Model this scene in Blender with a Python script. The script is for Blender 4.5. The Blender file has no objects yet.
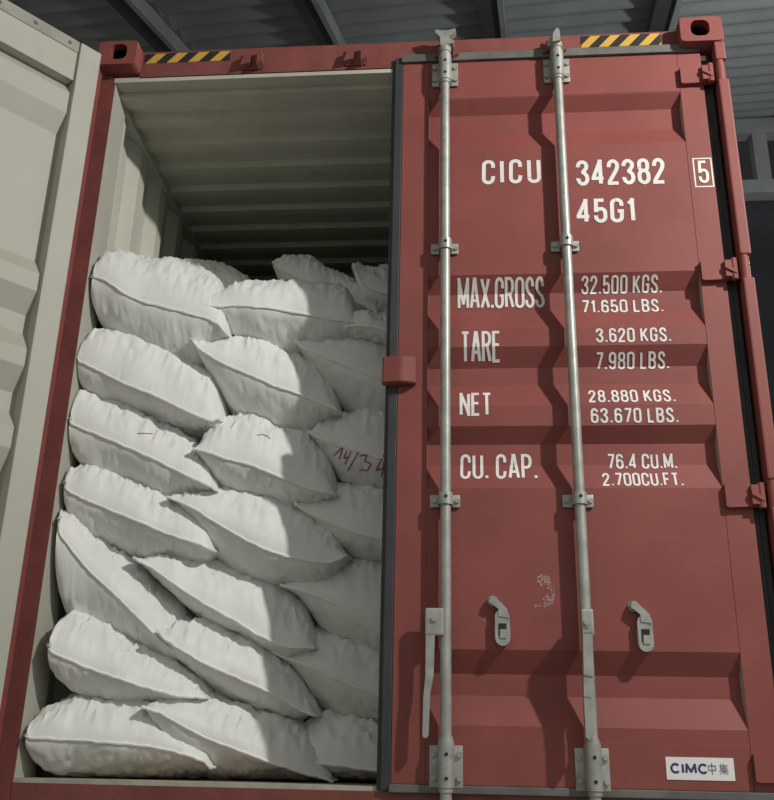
import bpy, bmesh, math, random
from mathutils import Vector, Matrix, noise
from mathutils.bvhtree import BVHTree

scene = bpy.context.scene
C = scene.collection
R = math.radians

# ------------------------------------------------------------------ camera, light, exposure
cam_data = bpy.data.cameras.new('camera')
cam = bpy.data.objects.new('camera', cam_data); C.objects.link(cam); scene.camera = cam
yaw, pitch, roll = 0.0889399, 0.3603993, 0.0216741
f_ = Vector((-math.sin(yaw)*math.cos(pitch), math.cos(yaw)*math.cos(pitch), math.sin(pitch)))
r_ = Vector((math.cos(yaw), math.sin(yaw), 0)); u_ = r_.cross(f_)
r2 = r_*math.cos(roll) + u_*math.sin(roll); u2 = -r_*math.sin(roll) + u_*math.cos(roll)
m = Matrix((r2, u2, -f_)).transposed().to_4x4()
m.translation = Vector((0.2395, -2.9964, 0.2091))
cam.matrix_world = m
cam_data.sensor_fit = 'HORIZONTAL'; cam_data.sensor_width = 36.0
cam_data.lens = 960.59/774*36.0
cam_data.clip_start = 0.05; cam_data.clip_end = 200

scene.view_settings.view_transform = 'Standard'
scene.view_settings.look = 'None'
scene.view_settings.gamma = 1.0
scene.view_settings.use_curve_mapping = False
scene.view_settings.exposure = 0.0

world = bpy.data.worlds.new('world'); scene.world = world; world.use_nodes = True
bg = world.node_tree.nodes['Background']
bg.inputs['Color'].default_value = (0.97, 1.0, 0.93, 1); bg.inputs['Strength'].default_value = 0.45

ld = bpy.data.lights.new('yard_floodlight', 'SPOT')
ld.energy = 610; ld.color = (1.0, 0.975, 0.93); ld.shadow_soft_size = 0.07
ld.spot_size = R(100); ld.spot_blend = 0.6
lamp = bpy.data.objects.new('yard_floodlight', ld); C.objects.link(lamp)
lamp.location = (3.0, -2.1, 3.6)
lamp.rotation_euler = (Vector((0.1, 0.1, 1.3)) - lamp.location).to_track_quat('-Z', 'Y').to_euler()

sd = bpy.data.lights.new('roof_fill_lamp', 'POINT'); sd.energy = 420; sd.color = (.88, .95, 1.0); sd.shadow_soft_size = .25  # unseen lamp added to brighten the shed roof
roof_fill_lamp = bpy.data.objects.new('roof_fill_lamp', sd); C.objects.link(roof_fill_lamp); roof_fill_lamp.location = (5.5, 3.6, 4.6)

# ------------------------------------------------------------------ materials
def mat(name, col, rough=.5, metal=0.0, var=.12, vscale=6.0, bump=0.0, bscale=60.0, spec=.5, dirt=None, dscale=3.0, damt=.5, stretch=(1,1,1)):
    m = bpy.data.materials.new(name); m.use_nodes = True
    nt = m.node_tree; N = nt.nodes; L = nt.links; b = N['Principled BSDF']
    tc = N.new('ShaderNodeTexCoord'); mp = N.new('ShaderNodeMapping'); mp.inputs['Scale'].default_value = stretch
    L.new(tc.outputs['Object'], mp.inputs['Vector'])
    n1 = N.new('ShaderNodeTexNoise'); n1.inputs['Scale'].default_value = vscale; n1.inputs['Detail'].default_value = 6
    L.new(mp.outputs['Vector'], n1.inputs['Vector'])
    rmp = N.new('ShaderNodeValToRGB')
    rmp.color_ramp.elements[0].position = .3; rmp.color_ramp.elements[1].position = .7
    rmp.color_ramp.elements[0].color = tuple(c*(1-var) for c in col) + (1,)
    rmp.color_ramp.elements[1].color = tuple(min(1, c*(1+var)) for c in col) + (1,)
    L.new(n1.outputs['Fac'], rmp.inputs['Fac'])
    out = rmp.outputs['Color']
    if dirt:
        n2 = N.new('ShaderNodeTexNoise'); n2.inputs['Scale'].default_value = dscale; n2.inputs['Detail'].default_value = 9; n2.inputs['Roughness'].default_value = .7
        L.new(mp.outputs['Vector'], n2.inputs['Vector'])
        r2_ = N.new('ShaderNodeValToRGB'); r2_.color_ramp.elements[0].position = .58; r2_.color_ramp.elements[1].position = .72
        r2_.color_ramp.elements[0].color = (0,0,0,1); r2_.color_ramp.elements[1].color = (damt,)*3 + (1,)
        L.new(n2.outputs['Fac'], r2_.inputs['Fac'])
        mx = N.new('ShaderNodeMix'); mx.data_type = 'RGBA'
        L.new(r2_.outputs['Color'], mx.inputs['Factor']); L.new(out, mx.inputs[6]); mx.inputs[7].default_value = tuple(dirt) + (1,)
        out = mx.outputs[2]
    L.new(out, b.inputs['Base Color'])
    b.inputs['Roughness'].default_value = rough; b.inputs['Metallic'].default_value = metal
    b.inputs['Specular IOR Level'].default_value = spec
    if bump:
        n3 = N.new('ShaderNodeTexNoise'); n3.inputs['Scale'].default_value = bscale; n3.inputs['Detail'].default_value = 4
        L.new(mp.outputs['Vector'], n3.inputs['Vector'])
        bp = N.new('ShaderNodeBump'); bp.inputs['Strength'].default_value = bump; bp.inputs['Distance'].default_value = .004
        L.new(n3.outputs['Fac'], bp.inputs['Height']); L.new(bp.outputs['Normal'], b.inputs['Normal'])
    return m

RED = (0.25, 0.067, 0.058)
M = {}
M['red'] = mat('red_container_paint', RED, .58, spec=.35, var=.10, vscale=4, bump=.12, bscale=35, dirt=(.16,.05,.04), dscale=5, damt=.35)
M['red_worn'] = mat('worn_red_paint', (0.21,.058,.05), .6, var=.15, vscale=9, bump=.25, bscale=50, dirt=(.10,.045,.03), dscale=11, damt=.8)
M['cream'] = mat('pale_interior_paint', (.43,.425,.36), .55, var=.05, vscale=3, bump=.05, bscale=30, dirt=(.35,.335,.265), dscale=4, damt=.35)
M['liner'] = mat('interior_wall_paint', (.56,.56,.48), .55, var=.08, vscale=3, bump=.05, dirt=(.44,.43,.34), dscale=3, damt=.5)
M['roofpaint'] = mat('interior_roof_paint', (.50,.49,.41), .6, var=.12, vscale=3, dirt=(.27,.24,.16), dscale=3, damt=.5)
M['galv'] = mat('galvanised_steel', (.37,.375,.345), .45, metal=.35, var=.18, vscale=22, bump=.1, bscale=90, dirt=(.28,.27,.23), dscale=14, damt=.5)
M['rubber'] = mat('black_rubber', (.035,.038,.04), .6, var=.2, vscale=8)
M['rubber_grey'] = mat('grey_door_gasket', (.13,.125,.115), .65, var=.25, vscale=12)
M['lip'] = mat('grey_gasket_lip', (.30,.29,.245), .6, var=.15, vscale=10)
M['white'] = mat('white_lettering', (.78,.76,.73), .55, var=.08, vscale=25)
M['plate'] = mat('white_sticker', (.80,.79,.76), .4, var=.03)
M['navy'] = mat('navy_print', (.03,.045,.16), .5, var=.05)
M['greyprint'] = mat('grey_blue_print', (.16,.19,.28), .5, var=.05)
M['black'] = mat('black_stripe', (.018,.017,.018), .5, var=.1)
M['yellow'] = mat('yellow_stripe', (.60,.36,.06), .5, var=.08)
M['dark'] = mat('dark_cavity', (.02,.016,.016), .8, var=.2)  # near-black inside casting holes and catch slots, painting their shade
M['bag'] = mat('white_woven_plastic', (.76,.76,.735), .5, var=.05, vscale=9, bump=.22, bscale=160, spec=.4, dirt=(.70,.68,.62), dscale=4, damt=.5)
M['hem'] = mat('folded_bag_hem', (.83,.825,.79), .5, var=.03, vscale=20, bump=.2, bscale=150)
M['marker_red'] = mat('red_marker_ink', (.35,.06,.13), .6, var=.1)
M['marker_dark'] = mat('dark_pen_ink', (.10,.085,.09), .6, var=.1)
M['scuff'] = mat('pale_scuff', (.38,.22,.20), .7, var=.25, vscale=40)
M['ply'] = mat('plywood_floor', (.22,.15,.09), .7, var=.25, vscale=8)
M['threshold'] = mat('threshold_paint', (.42,.41,.35), .6, var=.15, vscale=12, dirt=(.25,.2,.15), dscale=9, damt=.7)
M['roofsheet'] = mat('grey_roof_sheet', (.30,.31,.31), .7, var=.2, vscale=.8, dirt=(.2,.21,.215), dscale=1.2, damt=.6)
M['steel'] = mat('grey_steel_beam', (.32,.32,.315), .6, var=.15, vscale=2)
M['steel_shade'] = mat('shaded_steel_beam', (.07,.072,.072), .7, var=.15, vscale=2)  # rafter steel darkened to paint the shaded undersides
M['backdrop'] = mat('dark_backdrop', (.018,.02,.025), .8, var=.3, vscale=1.2)
M['concrete'] = mat('grey_concrete', (.22,.215,.20), .85, var=.2, vscale=2, bump=.3, bscale=30)

# ------------------------------------------------------------------ helpers
def obj(name, bm, mats, parent=None, smooth=False):
    me = bpy.data.meshes.new(name)
    bmesh.ops.recalc_face_normals(bm, faces=bm.faces[:])
    bm.to_mesh(me); bm.free()
    for mm in (mats if isinstance(mats, (list, tuple)) else [mats]): me.materials.append(M[mm])
    if smooth:
        for p in me.polygons: p.use_smooth = True
        try: me.set_sharp_from_angle(angle=R(38))
        except Exception: pass
    o = bpy.data.objects.new(name, me); C.objects.link(o)
    if parent: o.parent = parent
    return o
def empty(name, loc=(0,0,0), parent=None):
    o = bpy.data.objects.new(name, None); C.objects.link(o); o.location = loc; o.empty_display_size = .2
    if parent: o.parent = parent
    return o
def tag(o, label=None, cat=None, group=None, kind=None):
    if label: o['label'] = label
    if cat: o['category'] = cat
    if group: o['group'] = group
    if kind: o['kind'] = kind
    return o
def box(bm, x0, x1, y0, y1, z0, z1, mi=0, bev=0.0):
    v = [bm.verts.new((x, y, z)) for x in (x0, x1) for y in (y0, y1) for z in (z0, z1)]
    fs = []
    for q in ((0,1,3,2), (4,6,7,5), (0,4,5,1), (2,3,7,6), (0,2,6,4), (1,5,7,3)):
        f = bm.faces.new([v[i] for i in q]); f.material_index = mi; fs.append(f)
    if bev:
        es = list({e for f in fs for e in f.edges})
        r = bmesh.ops.bevel(bm, geom=es, offset=bev, segments=2, affect='EDGES', profile=.6)
        for f in r['faces']: f.material_index = mi
    return v
def tube(bm, pts, rad, seg=14, mi=0, cap=True):
    pts = [Vector(p) for p in pts]; rings = []
    n = len(pts); rads = rad if isinstance(rad, (list, tuple)) else [rad]*n
    ref = Vector((0,1,0)) if abs((pts[-1]-pts[0]).normalized().y) < .9 else Vector((1,0,0))
    for i, p in enumerate(pts):
        d = (pts[min(i+1, n-1)] - pts[max(i-1, 0)]).normalized()
        a = d.cross(ref).normalized(); b = d.cross(a).normalized()
        rings.append([bm.verts.new(p + (a*math.cos(2*math.pi*k/seg) + b*math.sin(2*math.pi*k/seg))*rads[i]) for k in range(seg)])
    for i in range(n-1):
        for k in range(seg):
            f = bm.faces.new((rings[i][k], rings[i][(k+1) % seg], rings[i+1][(k+1) % seg], rings[i+1][k])); f.material_index = mi
    if cap:
        for rg in (rings[0], rings[-1]):
            f = bm.faces.new(rg); f.material_index = mi
def prism(bm, poly, y0, y1, mi=0):
    """poly in (x,z), extruded from y0 to y1"""
    a = [bm.verts.new((x, y0, z)) for x, z in poly]; b = [bm.verts.new((x, y1, z)) for x, z in poly]; n = len(poly)
    fs = [bm.faces.new(a), bm.faces.new(b[::-1])]
    for i in range(n): fs.append(bm.faces.new((a[i], b[i], b[(i+1) % n], a[(i+1) % n])))
    for f in fs: f.material_index = mi
    return a + b
def sheet(bm, prof, t, to3, mi=0, mib=None):
    """prof: list of (s,d) ; to3(s,d,end) -> point ; two skins t apart in d, closed at the rims"""
    g = {}
    for e in (0, 1):
        for k in (0, 1):
            g[e, k] = [bm.verts.new(to3(s, d + k*t, e)) for s, d in prof]
    n = len(prof)
    for i in range(n-1):
        f = bm.faces.new((g[0,0][i], g[1,0][i], g[1,0][i+1], g[0,0][i+1])); f.material_index = mi
        f = bm.faces.new((g[0,1][i], g[0,1][i+1], g[1,1][i+1], g[1,1][i])); f.material_index = mi if mib is None else mib
        for e in (0, 1):
            f = bm.faces.new((g[e,0][i], g[e,0][i+1], g[e,1][i+1], g[e,1][i])); f.material_index = mi
    for i in (0, n-1):
        f = bm.faces.new((g[0,0][i], g[0,1][i], g[1,1][i], g[1,0][i])); f.material_index = mi

# ------------------------------------------------------------------ setting: open shed around the container
bm = bmesh.new(); box(bm, -14, 14, -16, 13.2, -.25, 0)
tag(obj('floor', bm, 'concrete'), 'grey concrete yard floor under the container', 'floor', kind='structure')

SL, H0, RA = math.tan(R(17.5)), 6.4, R(-5)     # roof rises away from the camera
roof_root = empty('ceiling', (0, 0, H0)); roof_root.rotation_euler = (0, 0, RA)
tag(roof_root, 'corrugated grey shed roof above the container', 'roof', kind='structure')
def roofz(y): return SL*y
PITCH = .33
def corr_profile(y0, y1):
    pr = []; y = y0; n = int((y1-y0)/PITCH*8)
    for i in range(n+1):
        yy = y0 + (y1-y0)*i/n
        pr.append((yy, roofz(yy) - .048*math.cos(2*math.pi*yy/PITCH)))
    return pr
xs = [-13, -11.1, -9.2, -7.3, -5.45, -3.6, -1.73, .18, 2.08, 3.98, 5.9, 7.8, 9.7, 13]
for i in range(len(xs)-1):
    bm = bmesh.new(); x0, x1 = xs[i]-.06, xs[i+1]+.06; dz = .012*(i % 2)
    sheet(bm, corr_profile(-3.2, 10.1), .012, lambda s, d, e: (x1 if e else x0, s, d + dz))
    obj('roof_sheet', bm, 'roofsheet', roof_root, smooth=True)
RAFTERS = [-9.2, -7.3, -5.45, -3.6, -1.73, .18, 2.08]
for x in RAFTERS:
    bm = bmesh.new()
    for (a, b, h0, h1, mi) in ((-.24, -.03, -.20, -.05, 0), (-.03, .03, -.24, -.05, 1)):  # dark underside and pale flange: shade and light put into the colours
        vs = [bm.verts.new((x+xx, yy, roofz(yy)+hh)) for xx in (a, b) for yy in (-3.2, 10.1) for hh in (h0, h1)]
        for q in ((0,1,3,2), (4,6,7,5), (0,4,5,1), (2,3,7,6), (0,2,6,4), (1,5,7,3)):
            f = bm.faces.new([vs[k] for k in q]); f.material_index = mi
    obj('rafter', bm, ['steel_shade', 'steel'], roof_root)
# girder at the eaves behind the container
YG = 9.6
tr = empty('trim_1', (0, YG, 0)); tag(tr, 'grey steel girder with short posts under the far roof edge', 'girder', kind='structure')
zt = 9.41
bm = bmesh.new(); box(bm, -12, 12, -.12, .12, zt-.23, zt+.02, bev=.01); obj('top_chord', bm, 'steel', tr)
bm = bmesh.new(); box(bm, -12, 12, -.12, .12, zt-1.28, zt-1.06, bev=.01); obj('bottom_chord', bm, 'steel', tr)
for i in range(14):
    x = -10.83 + i*1.72
    bm = bmesh.new(); box(bm, x-.105, x+.105, -.09, .09, zt-1.06, zt-.23, bev=.008); obj('girder_post', bm, 'steel', tr)
bm = bmesh.new(); box(bm, -14, 14, 13.0, 13.2, 0, 12.5)  # near-black wall added so the view past the girder stays dark
tag(obj('wall_back', bm, 'backdrop'), 'near-black backdrop wall for the darkness far behind the container', 'wall', kind='structure')

# ------------------------------------------------------------------ the container
cont = empty('shipping_container', (0, 0, 0))
tag(cont, 'tall red steel shipping container with one door open, loaded with white sacks', 'container')
LEN = 12.19
# floor, walls, roof
bm = bmesh.new()
box(bm, -1.16, 1.16, .16, LEN-.1, .02, .14); obj('cargo_floor', bm, 'ply', cont)
def wall_prof(y0, y1):
    pr = []; y = y0; P = .278
    pr.append((y, 0.0)); y += .05
    while y < y1 - P:
        pr += [(y, 0.0), (y+.068, .036), (y+.139, .036), (y+.207, 0.0)]; y += P
    pr.append((y1, 0.0)); return pr
for s in (-1, 1):
    bm = bmesh.new()
    sheet(bm, wall_prof(.19, LEN-.12), .003, lambda a, d, e: (s*(1.165+d), a, 2.72 if e else .06))
    obj('side_wall', bm, ['liner'], cont)
    bm = bmesh.new(); box(bm, s*1.205, s*1.219, .2, LEN-.15, 2.70, 2.84); box(bm, s*1.205, s*1.219, .2, LEN-.15, .02, .16)
    obj('side_rail', bm, 'red', cont)
    bm = bmesh.new(); box(bm, s*1.150, s*1.205, .2, LEN-.15, 2.695, 2.745); obj('top_rail', bm, 'roofpaint', cont)
bm = bmesh.new()
pr = [(.20, 0.0)]; y = .25
while y < LEN-.4:
    pr += [(y, 0.0), (y+.02, -.02), (y+.075, -.02), (y+.095, 0.0)]; y += .181
pr.append((LEN-.12, 0.0))
sheet(bm, pr, .003, lambda a, d, e: (1.17 if e else -1.17, a, 2.735+d+.0))
obj('roof_panel', bm, 'roofpaint', cont)
bm = bmesh.new(); box(bm, -1.16, 1.16, .06, .21, 2.738, 2.76); box(bm, -1.16, 1.16, .125, .20, 2.715, 2.738); obj('header_plate', bm, 'roofpaint', cont)
bm = bmesh.new()
sheet(bm, [(-1.17+i*.13, .03*(i % 4 in (1, 2))) for i in range(19)], .003, lambda a, d, e: (a, LEN-.12+d, 2.74 if e else .06)); obj('end_wall', bm, 'liner', cont)

# header beam with stickers and cam keepers
bm = bmesh.new()
prof = [(.060, 2.755), (.060, 2.880), (.070, 2.892), (.20, 2.892), (.20, 2.76), (.12, 2.755)]
a = [bm.verts.new((-1.06, y, z)) for y, z in prof]; b = [bm.verts.new((1.06, y, z)) for y, z in prof]
bm.faces.new(a); bm.faces.new(b[::-1])
for i in range(len(prof)): bm.faces.new((a[i], b[i], b[(i+1) % 6], a[(i+1) % 6]))
header = obj('header', bm, 'red_worn', cont)
def hazard(x0, x1, z0, z1, lean):
    bm = bmesh.new(); y = .0585; n = 8; w = (x1-x0)/n
    box(bm, x0, x1, y, .0605, z0, z1, 0)
    o = obj('hazard_sticker', bm, 'yellow', header)
    o['label'] = 'yellow and black striped hazard sticker'
    bm = bmesh.new(); h = z1-z0; sh = h*lean
    xx = x0 - sh
    while xx < x1 + 1e-6:
        p = [(xx, z0), (xx+w, z0), (xx+w+sh, z1), (xx+sh, z1)]
        # clip to [x0,x1]
        def clip(poly, lim, keep_less):
            out = []
            for i in range(len(poly)):
                (ax, az), (bx, bz) = poly[i], poly[(i+1) % len(poly)]
                ia = ax <= lim if keep_less else ax >= lim; ib = bx <= lim if keep_less else bx >= lim
                if ia: out.append((ax, az))
                if ia != ib:
                    t = (lim-ax)/(bx-ax); out.append((lim, az + t*(bz-az)))
            return out
        p = clip(p, x0, False); p = clip(p, x1, True) if p else p
        if len(p) > 2: prism(bm, p, y-.0006, y+.0004)
        xx += 2*w
    obj('stripe', bm, 'black', header)
hazard(-1.045, -.692, 2.827, 2.873, .9)
hazard(.695, 1.0, 2.820, 2.874, .9)
def keeper(x):
    bm = bmesh.new()
    prism(bm, [(x-.05, 2.775), (x-.035, 2.83), (x-.012, 2.842), (x-.012, 2.785)], .026, .06)
    prism(bm, [(x+.018, 2.770), (x+.018, 2.83), (x+.032, 2.848), (x+.04, 2.785)], .018, .06)
    box(bm, x-.045, x+.035, .050, .062, 2.775, 2.85, bev=.003)
    obj('cam_keeper', bm, 'red_worn', header)
for x in (-.592, -.18, .18, .592): keeper(x)

# sill
bm = bmesh.new()
box(bm, -1.156, 1.156, .06, .17, .0, .128, 0); box(bm, -1.157, 1.157, .064, .19, .128, .141, 1)
sill = obj('sill', bm, ['red_worn', 'threshold'], cont)

# corner posts with hinge lugs
HZ = [2.652, 1.825, 1.022, .215]
def post(s):
    bm = bmesh.new()
    edges = [.0] + (sorted([z-.045+o for z in HZ for o in (0, .09)]) if s > 0 else []) + [2.778]
    for i in range(0, len(edges), 2):
        box(bm, s*1.180 if s > 0 else -1.219, s*1.219 if s > 0 else -1.208, 0.003, .05, edges[i], edges[i+1], 0, bev=.006)
    box(bm, min(s*1.185, s*1.219), max(s*1.185, s*1.219), .04 if s > 0 else .064, .14, .0, 2.778, 0)
    o = obj('corner_post', bm, 'red', cont)
    bm = bmesh.new()
    box(bm, min(s*1.157, s*1.219), max(s*1.157, s*1.219), .062 if s < 0 else .100, .125, .0, 2.778, 0)
    obj('door_stop', bm, 'red_worn', o)
    bm = bmesh.new()
    box(bm, min(s*1.157, s*1.21), max(s*1.157, s*1.21), .125, .20, .118, 2.778, 0)
    box(bm, min(s*1.1565, s*1.158), max(s*1.1565, s*1.158), .066, .125, .141, 2.75, 0)
    obj('jamb', bm, 'cream', o)
    for z in (HZ if s > 0 else []):
        bm = bmesh.new(); tube(bm, [(s*1.196, .024, z-.047), (s*1.196, .024, z+.047)], .0175, 14)
        obj('hinge_lug', bm, 'red', o, smooth=True)
    return o
post(-1); post(1)

# corner castings with their oval holes
def casting(s, zb):
    bm = bmesh.new(); x0, x1 = (1.057, 1.219) if s > 0 else (-1.219, -1.057); z0, z1 = zb, zb+.118; r = .017
    cx, cz = (x0+x1)/2 - s*.004, (z0+z1)/2 + .004
    n = 48; outer = []; inner = []; deep = []
    def rr(t, hw, hh, rad, ox, oz):
        c, s_ = math.cos(t), math.sin(t)
        # superellipse-like rounded rectangle
        k = 1/max(abs(c)/hw, abs(s_)/hh); px, pz = c*k, s_*k
        qx, qz = max(min(px, hw-rad), -(hw-rad)), max(min(pz, hh-rad), -(hh-rad))
        d = Vector((px-qx, pz-qz)); 
        if d.length > rad: d = d.normalized()*rad
        return ox+qx+d.x, oz+qz+d.y
    for k in range(n):
        t = 2*math.pi*k/n
        ox, oz = rr(t, .081, .059, r, (x0+x1)/2, (z0+z1)/2); outer.append((ox, oz))
        ix, iz = rr(t, .035, .037, .026, cx, cz); inner.append((ix, iz))
    vo = [bm.verts.new((x, 0.004, z)) for x, z in outer]
    vo1 = [bm.verts.new(((x0+x1)/2+(x-(x0+x1)/2)*.965, -.001, (z0+z1)/2+(z-(z0+z1)/2)*.955)) for x, z in outer]
    vb = [bm.verts.new((x, .178, z)) for x, z in outer]
    vi = [bm.verts.new((x, -.001, z)) for x, z in inner]; vd = [bm.verts.new((x, .035, z)) for x, z in inner]
    ve = [bm.verts.new((cx+(x-cx)*1.25, .036, cz+(z-cz)*1.25)) for x, z in inner]; vf = [bm.verts.new((cx+(x-cx)*1.25, .13, cz+(z-cz)*1.25)) for x, z in inner]
    for k in range(n):
        j = (k+1) % n
        for A, B in ((vo1, vi), (vo, vo1), (vb, vo), (vi, vd)): bm.faces.new((A[k], A[j], B[j], B[k]))
        for A, B in ((vd, ve), (ve, vf)): bm.faces.new((A[k], A[j], B[j], B[k])).material_index = 1
    bm.faces.new(vf).material_index = 1; bm.faces.new(vb)
    obj('corner_casting', bm, ['red', 'dark'], cont, smooth=True)
for s in (-1, 1):
    casting(s, 2.778)

# ------------------------------------------------------------------ doors
YD, DEPTH = .050, .036
GR = [(2.589, 2.539, 2.448, 2.365), (1.833, 1.773, 1.707, 1.621), (1.554, 1.488, 1.425, 1.337), (1.265, 1.211, 1.139, 1.051), (.539, .469, .405, .317)]
ZB, ZT = .150, 2.765
PX0, PX1 = .105, 1.05
def panel_prof():
    pr = [(2.60, 0.0)]
    for a, b, c, d in GR: pr += [(a, 0.0), (b, DEPTH), (c, DEPTH), (d, 0.0)]
    pr.append((.272, 0.0)); return pr
def pdepth(x, z):
    if not (PX0 < x < PX1): return 0.0
    for a, b, c, d in GR:
        if d <= z <= a:
            if z > b: return DEPTH*(a-z)/(a-b)
            if z < c: return DEPTH*(z-d)/(c-d)
            return DEPTH
    return 0.0
BREAKS = [z for g in GR for z in g]

# monoline stencil alphabet: strokes in a box 1 wide, 1 high (w given per glyph)
def arc(cx, cz, rx, rz, a0, a1, n=7):
    return [(cx + rx*math.cos(R(a0+(a1-a0)*i/n)), cz + rz*math.sin(R(a0+(a1-a0)*i/n))) for i in range(n+1)]
def rrect(x0, z0, x1, z1, rx=.22, rz=.16):
    return arc(x1-rx, z1-rz, rx, rz, 0, 90) + arc(x0+rx, z1-rz, rx, rz, 90, 180) + arc(x0+rx, z0+rz, rx, rz, 180, 270) + arc(x1-rx, z0+rz, rx, rz, 270, 360) + [(x1, z1-rz)]
G = {}
G['O'] = G['0'] = (.46, [rrect(0,0,.46,1)])
G['C'] = (.46, [arc(.24,.82,.22,.18,0,180)[0:0] + [(.46,.70)] + arc(.24,.82,.22,.18,0,180) + arc(.22,.18,.22,.18,180,360) + [(.46,.30)]])
G['I'] = (.0, [[(0,0),(0,1)]])
G['1'] = (.2, [[(0,.80),(.17,.97),(.17,0)]])
G['U'] = (.46, [[(0,1),(0,.2)] + arc(.23,.18,.23,.18,180,360) + [(.46,1)]])
G['3'] = (.45, [[(0,.76)] + arc(.22,.80,.22,.20,170,-60) + [(.30,.53),(.16,.53)], [(.16,.53),(.28,.53)] + arc(.22,.25,.235,.25,65,-170) + [(0,.26)]])
G['4'] = (.48, [[(.36,0),(.36,1),(0,.28),(0,.24),(.50,.24)]])
G['2'] = (.45, [[(.01,.72)] + arc(.225,.78,.215,.22,175,-25) + [(.36,.56),(.02,.10),(.0,0),(.45,0)]])
G['8'] = (.45, [rrect(.02,.53,.43,1,.20,.18), rrect(0,0,.45,.53,.22,.2)])
G['5'] = (.45, [[(.41,1),(.05,1),(.03,.52)] + arc(.22,.40,.20,.19,140,80) + arc(.23,.40,.22,.20,70,0) + arc(.23,.2,.22,.2,0,-180) + [(.01,.27)]])
G['6'] = (.45, [[(.43,.78)] + arc(.225,.80,.21,.20,0,180) + [(0,.3)] + arc(.225,.21,.225,.21,180,360) + [(.45,.38)] + arc(.225,.40,.225,.19,0,180)])
G['9'] = (.45, [[(.02,.22)] + arc(.225,.20,.21,.20,180,360) + [(.45,.7)] + arc(.225,.79,.225,.21,0,180) + [(0,.62)] + arc(.225,.60,.225,.19,180,360)])
G['7'] = (.44, [[(0,1),(.44,1),(.44,.92),(.14,0)]])
G['G'] = (.47, [[(.46,.70)] + arc(.24,.82,.22,.18,0,180) + arc(.22,.18,.22,.18,180,360) + [(.46,.46),(.26,.46)]])
G['M'] = (.60, [[(0,0),(0,1),(.30,.18),(.60,1),(.60,0)]])
G['A'] = (.50, [[(0,0),(.22,1),(.28,1),(.50,0)], [(.08,.28),(.42,.28)]])
G['X'] = (.48, [[(0,0),(.48,1)], [(0,1),(.48,0)]])
G['R'] = (.46, [[(0,0),(0,1),(.24,1)] + arc(.24,.76,.21,.24,90,-90) + [(0,.52)], [(.24,.52),(.46,0)]])
G['P'] = (.45, [[(0,0),(0,1),(.24,1)] + arc(.24,.74,.21,.26,90,-90) + [(0,.48)]])
G['B'] = (.45, [[(0,0),(0,1),(.24,1)] + arc(.24,.77,.19,.23,90,-90) + [(0,.54)], [(0,.54),(.25,.54)] + arc(.25,.27,.20,.27,90,-90) + [(0,0)]])
G['S'] = (.45, [[(.43,.74)] + arc(.225,.79,.205,.21,0,180) + [(.03,.70),(.10,.60),(.36,.42),(.44,.28)] + arc(.225,.21,.225,.21,0,-180) + [(0,.27)]])
G['T'] = (.46, [[(0,1),(.46,1)], [(.23,1),(.23,0)]])
G['E'] = (.40, [[(.40,1),(0,1),(0,0),(.40,0)], [(0,.52),(.36,.52)]])
G['F'] = (.40, [[(.40,1),(0,1),(0,0)], [(0,.52),(.36,.52)]])
G['L'] = (.38, [[(0,1),(0,0),(.38,0)]])
G['N'] = (.47, [[(0,0),(0,1),(.47,0),(.47,1)]])
G['K'] = (.48, [[(0,0),(0,1)], [(0,.38),(.46,1)], [(.15,.58),(.48,0)]])
G['.'] = (.03, [[(.015,-.02),(.015,.10)]])

def ribbon2d(pts, hw):
    """polyline -> list of quads (as 4 point lists) with mitred joints"""
    P = [Vector((p[0], p[1])) for p in pts]; Q = [P[0]]
    for p in P[1:]:
        if (p-Q[-1]).length > 1e-5: Q.append(p)
    P = Q; n = len(P); closed = (P[0]-P[-1]).length < 1e-4
    if closed: P = P[:-1]; n -= 1
    L, Rr = [], []
    for i in range(n):
        a = P[i-1] if (closed or i > 0) else None; b = P[(i+1) % n] if (closed or i < n-1) else None
        d0 = (P[i]-a).normalized() if a is not None else None; d1 = (b-P[i]).normalized() if b is not None else None
        if d0 is None: d0 = d1
        if d1 is None: d1 = d0
        n0 = Vector((-d0.y, d0.x)); n1 = Vector((-d1.y, d1.x)); mv = n0+n1
        if mv.length < .2: mv = n0
        mv.normalize(); k = 1/max(mv.dot(n0), .55)
        pt = P[i].copy()
        L.append(pt + mv*hw*k); Rr.append(pt - mv*hw*k)
    qs = []
    for i in range(n if closed else n-1):
        j = (i+1) % n; qs.append((L[i], L[j], Rr[j], Rr[i]))
    return qs
def split_corners(pl, ext, zlo, zhi):
    runs = [[pl[0]]]
    for i in range(1, len(pl)):
        runs[-1].append(pl[i])
        if i < len(pl)-1:
            a = Vector(pl[i])-Vector(pl[i-1]); b = Vector(pl[i+1])-Vector(pl[i])
            if a.length > 1e-6 and b.length > 1e-6 and a.angle(b) > R(50): runs.append([pl[i]])
    out = []
    for k, r in enumerate(runs):
        r = [Vector(p) for p in r]
        if len(r) < 2: continue
        if k > 0: r[0] = r[0] - (r[1]-r[0]).normalized()*ext
        if k < len(runs)-1: r[-1] = r[-1] + (r[-1]-r[-2]).normalized()*ext
        out.append([(p.x, p.y) for p in r])
    return out
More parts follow.
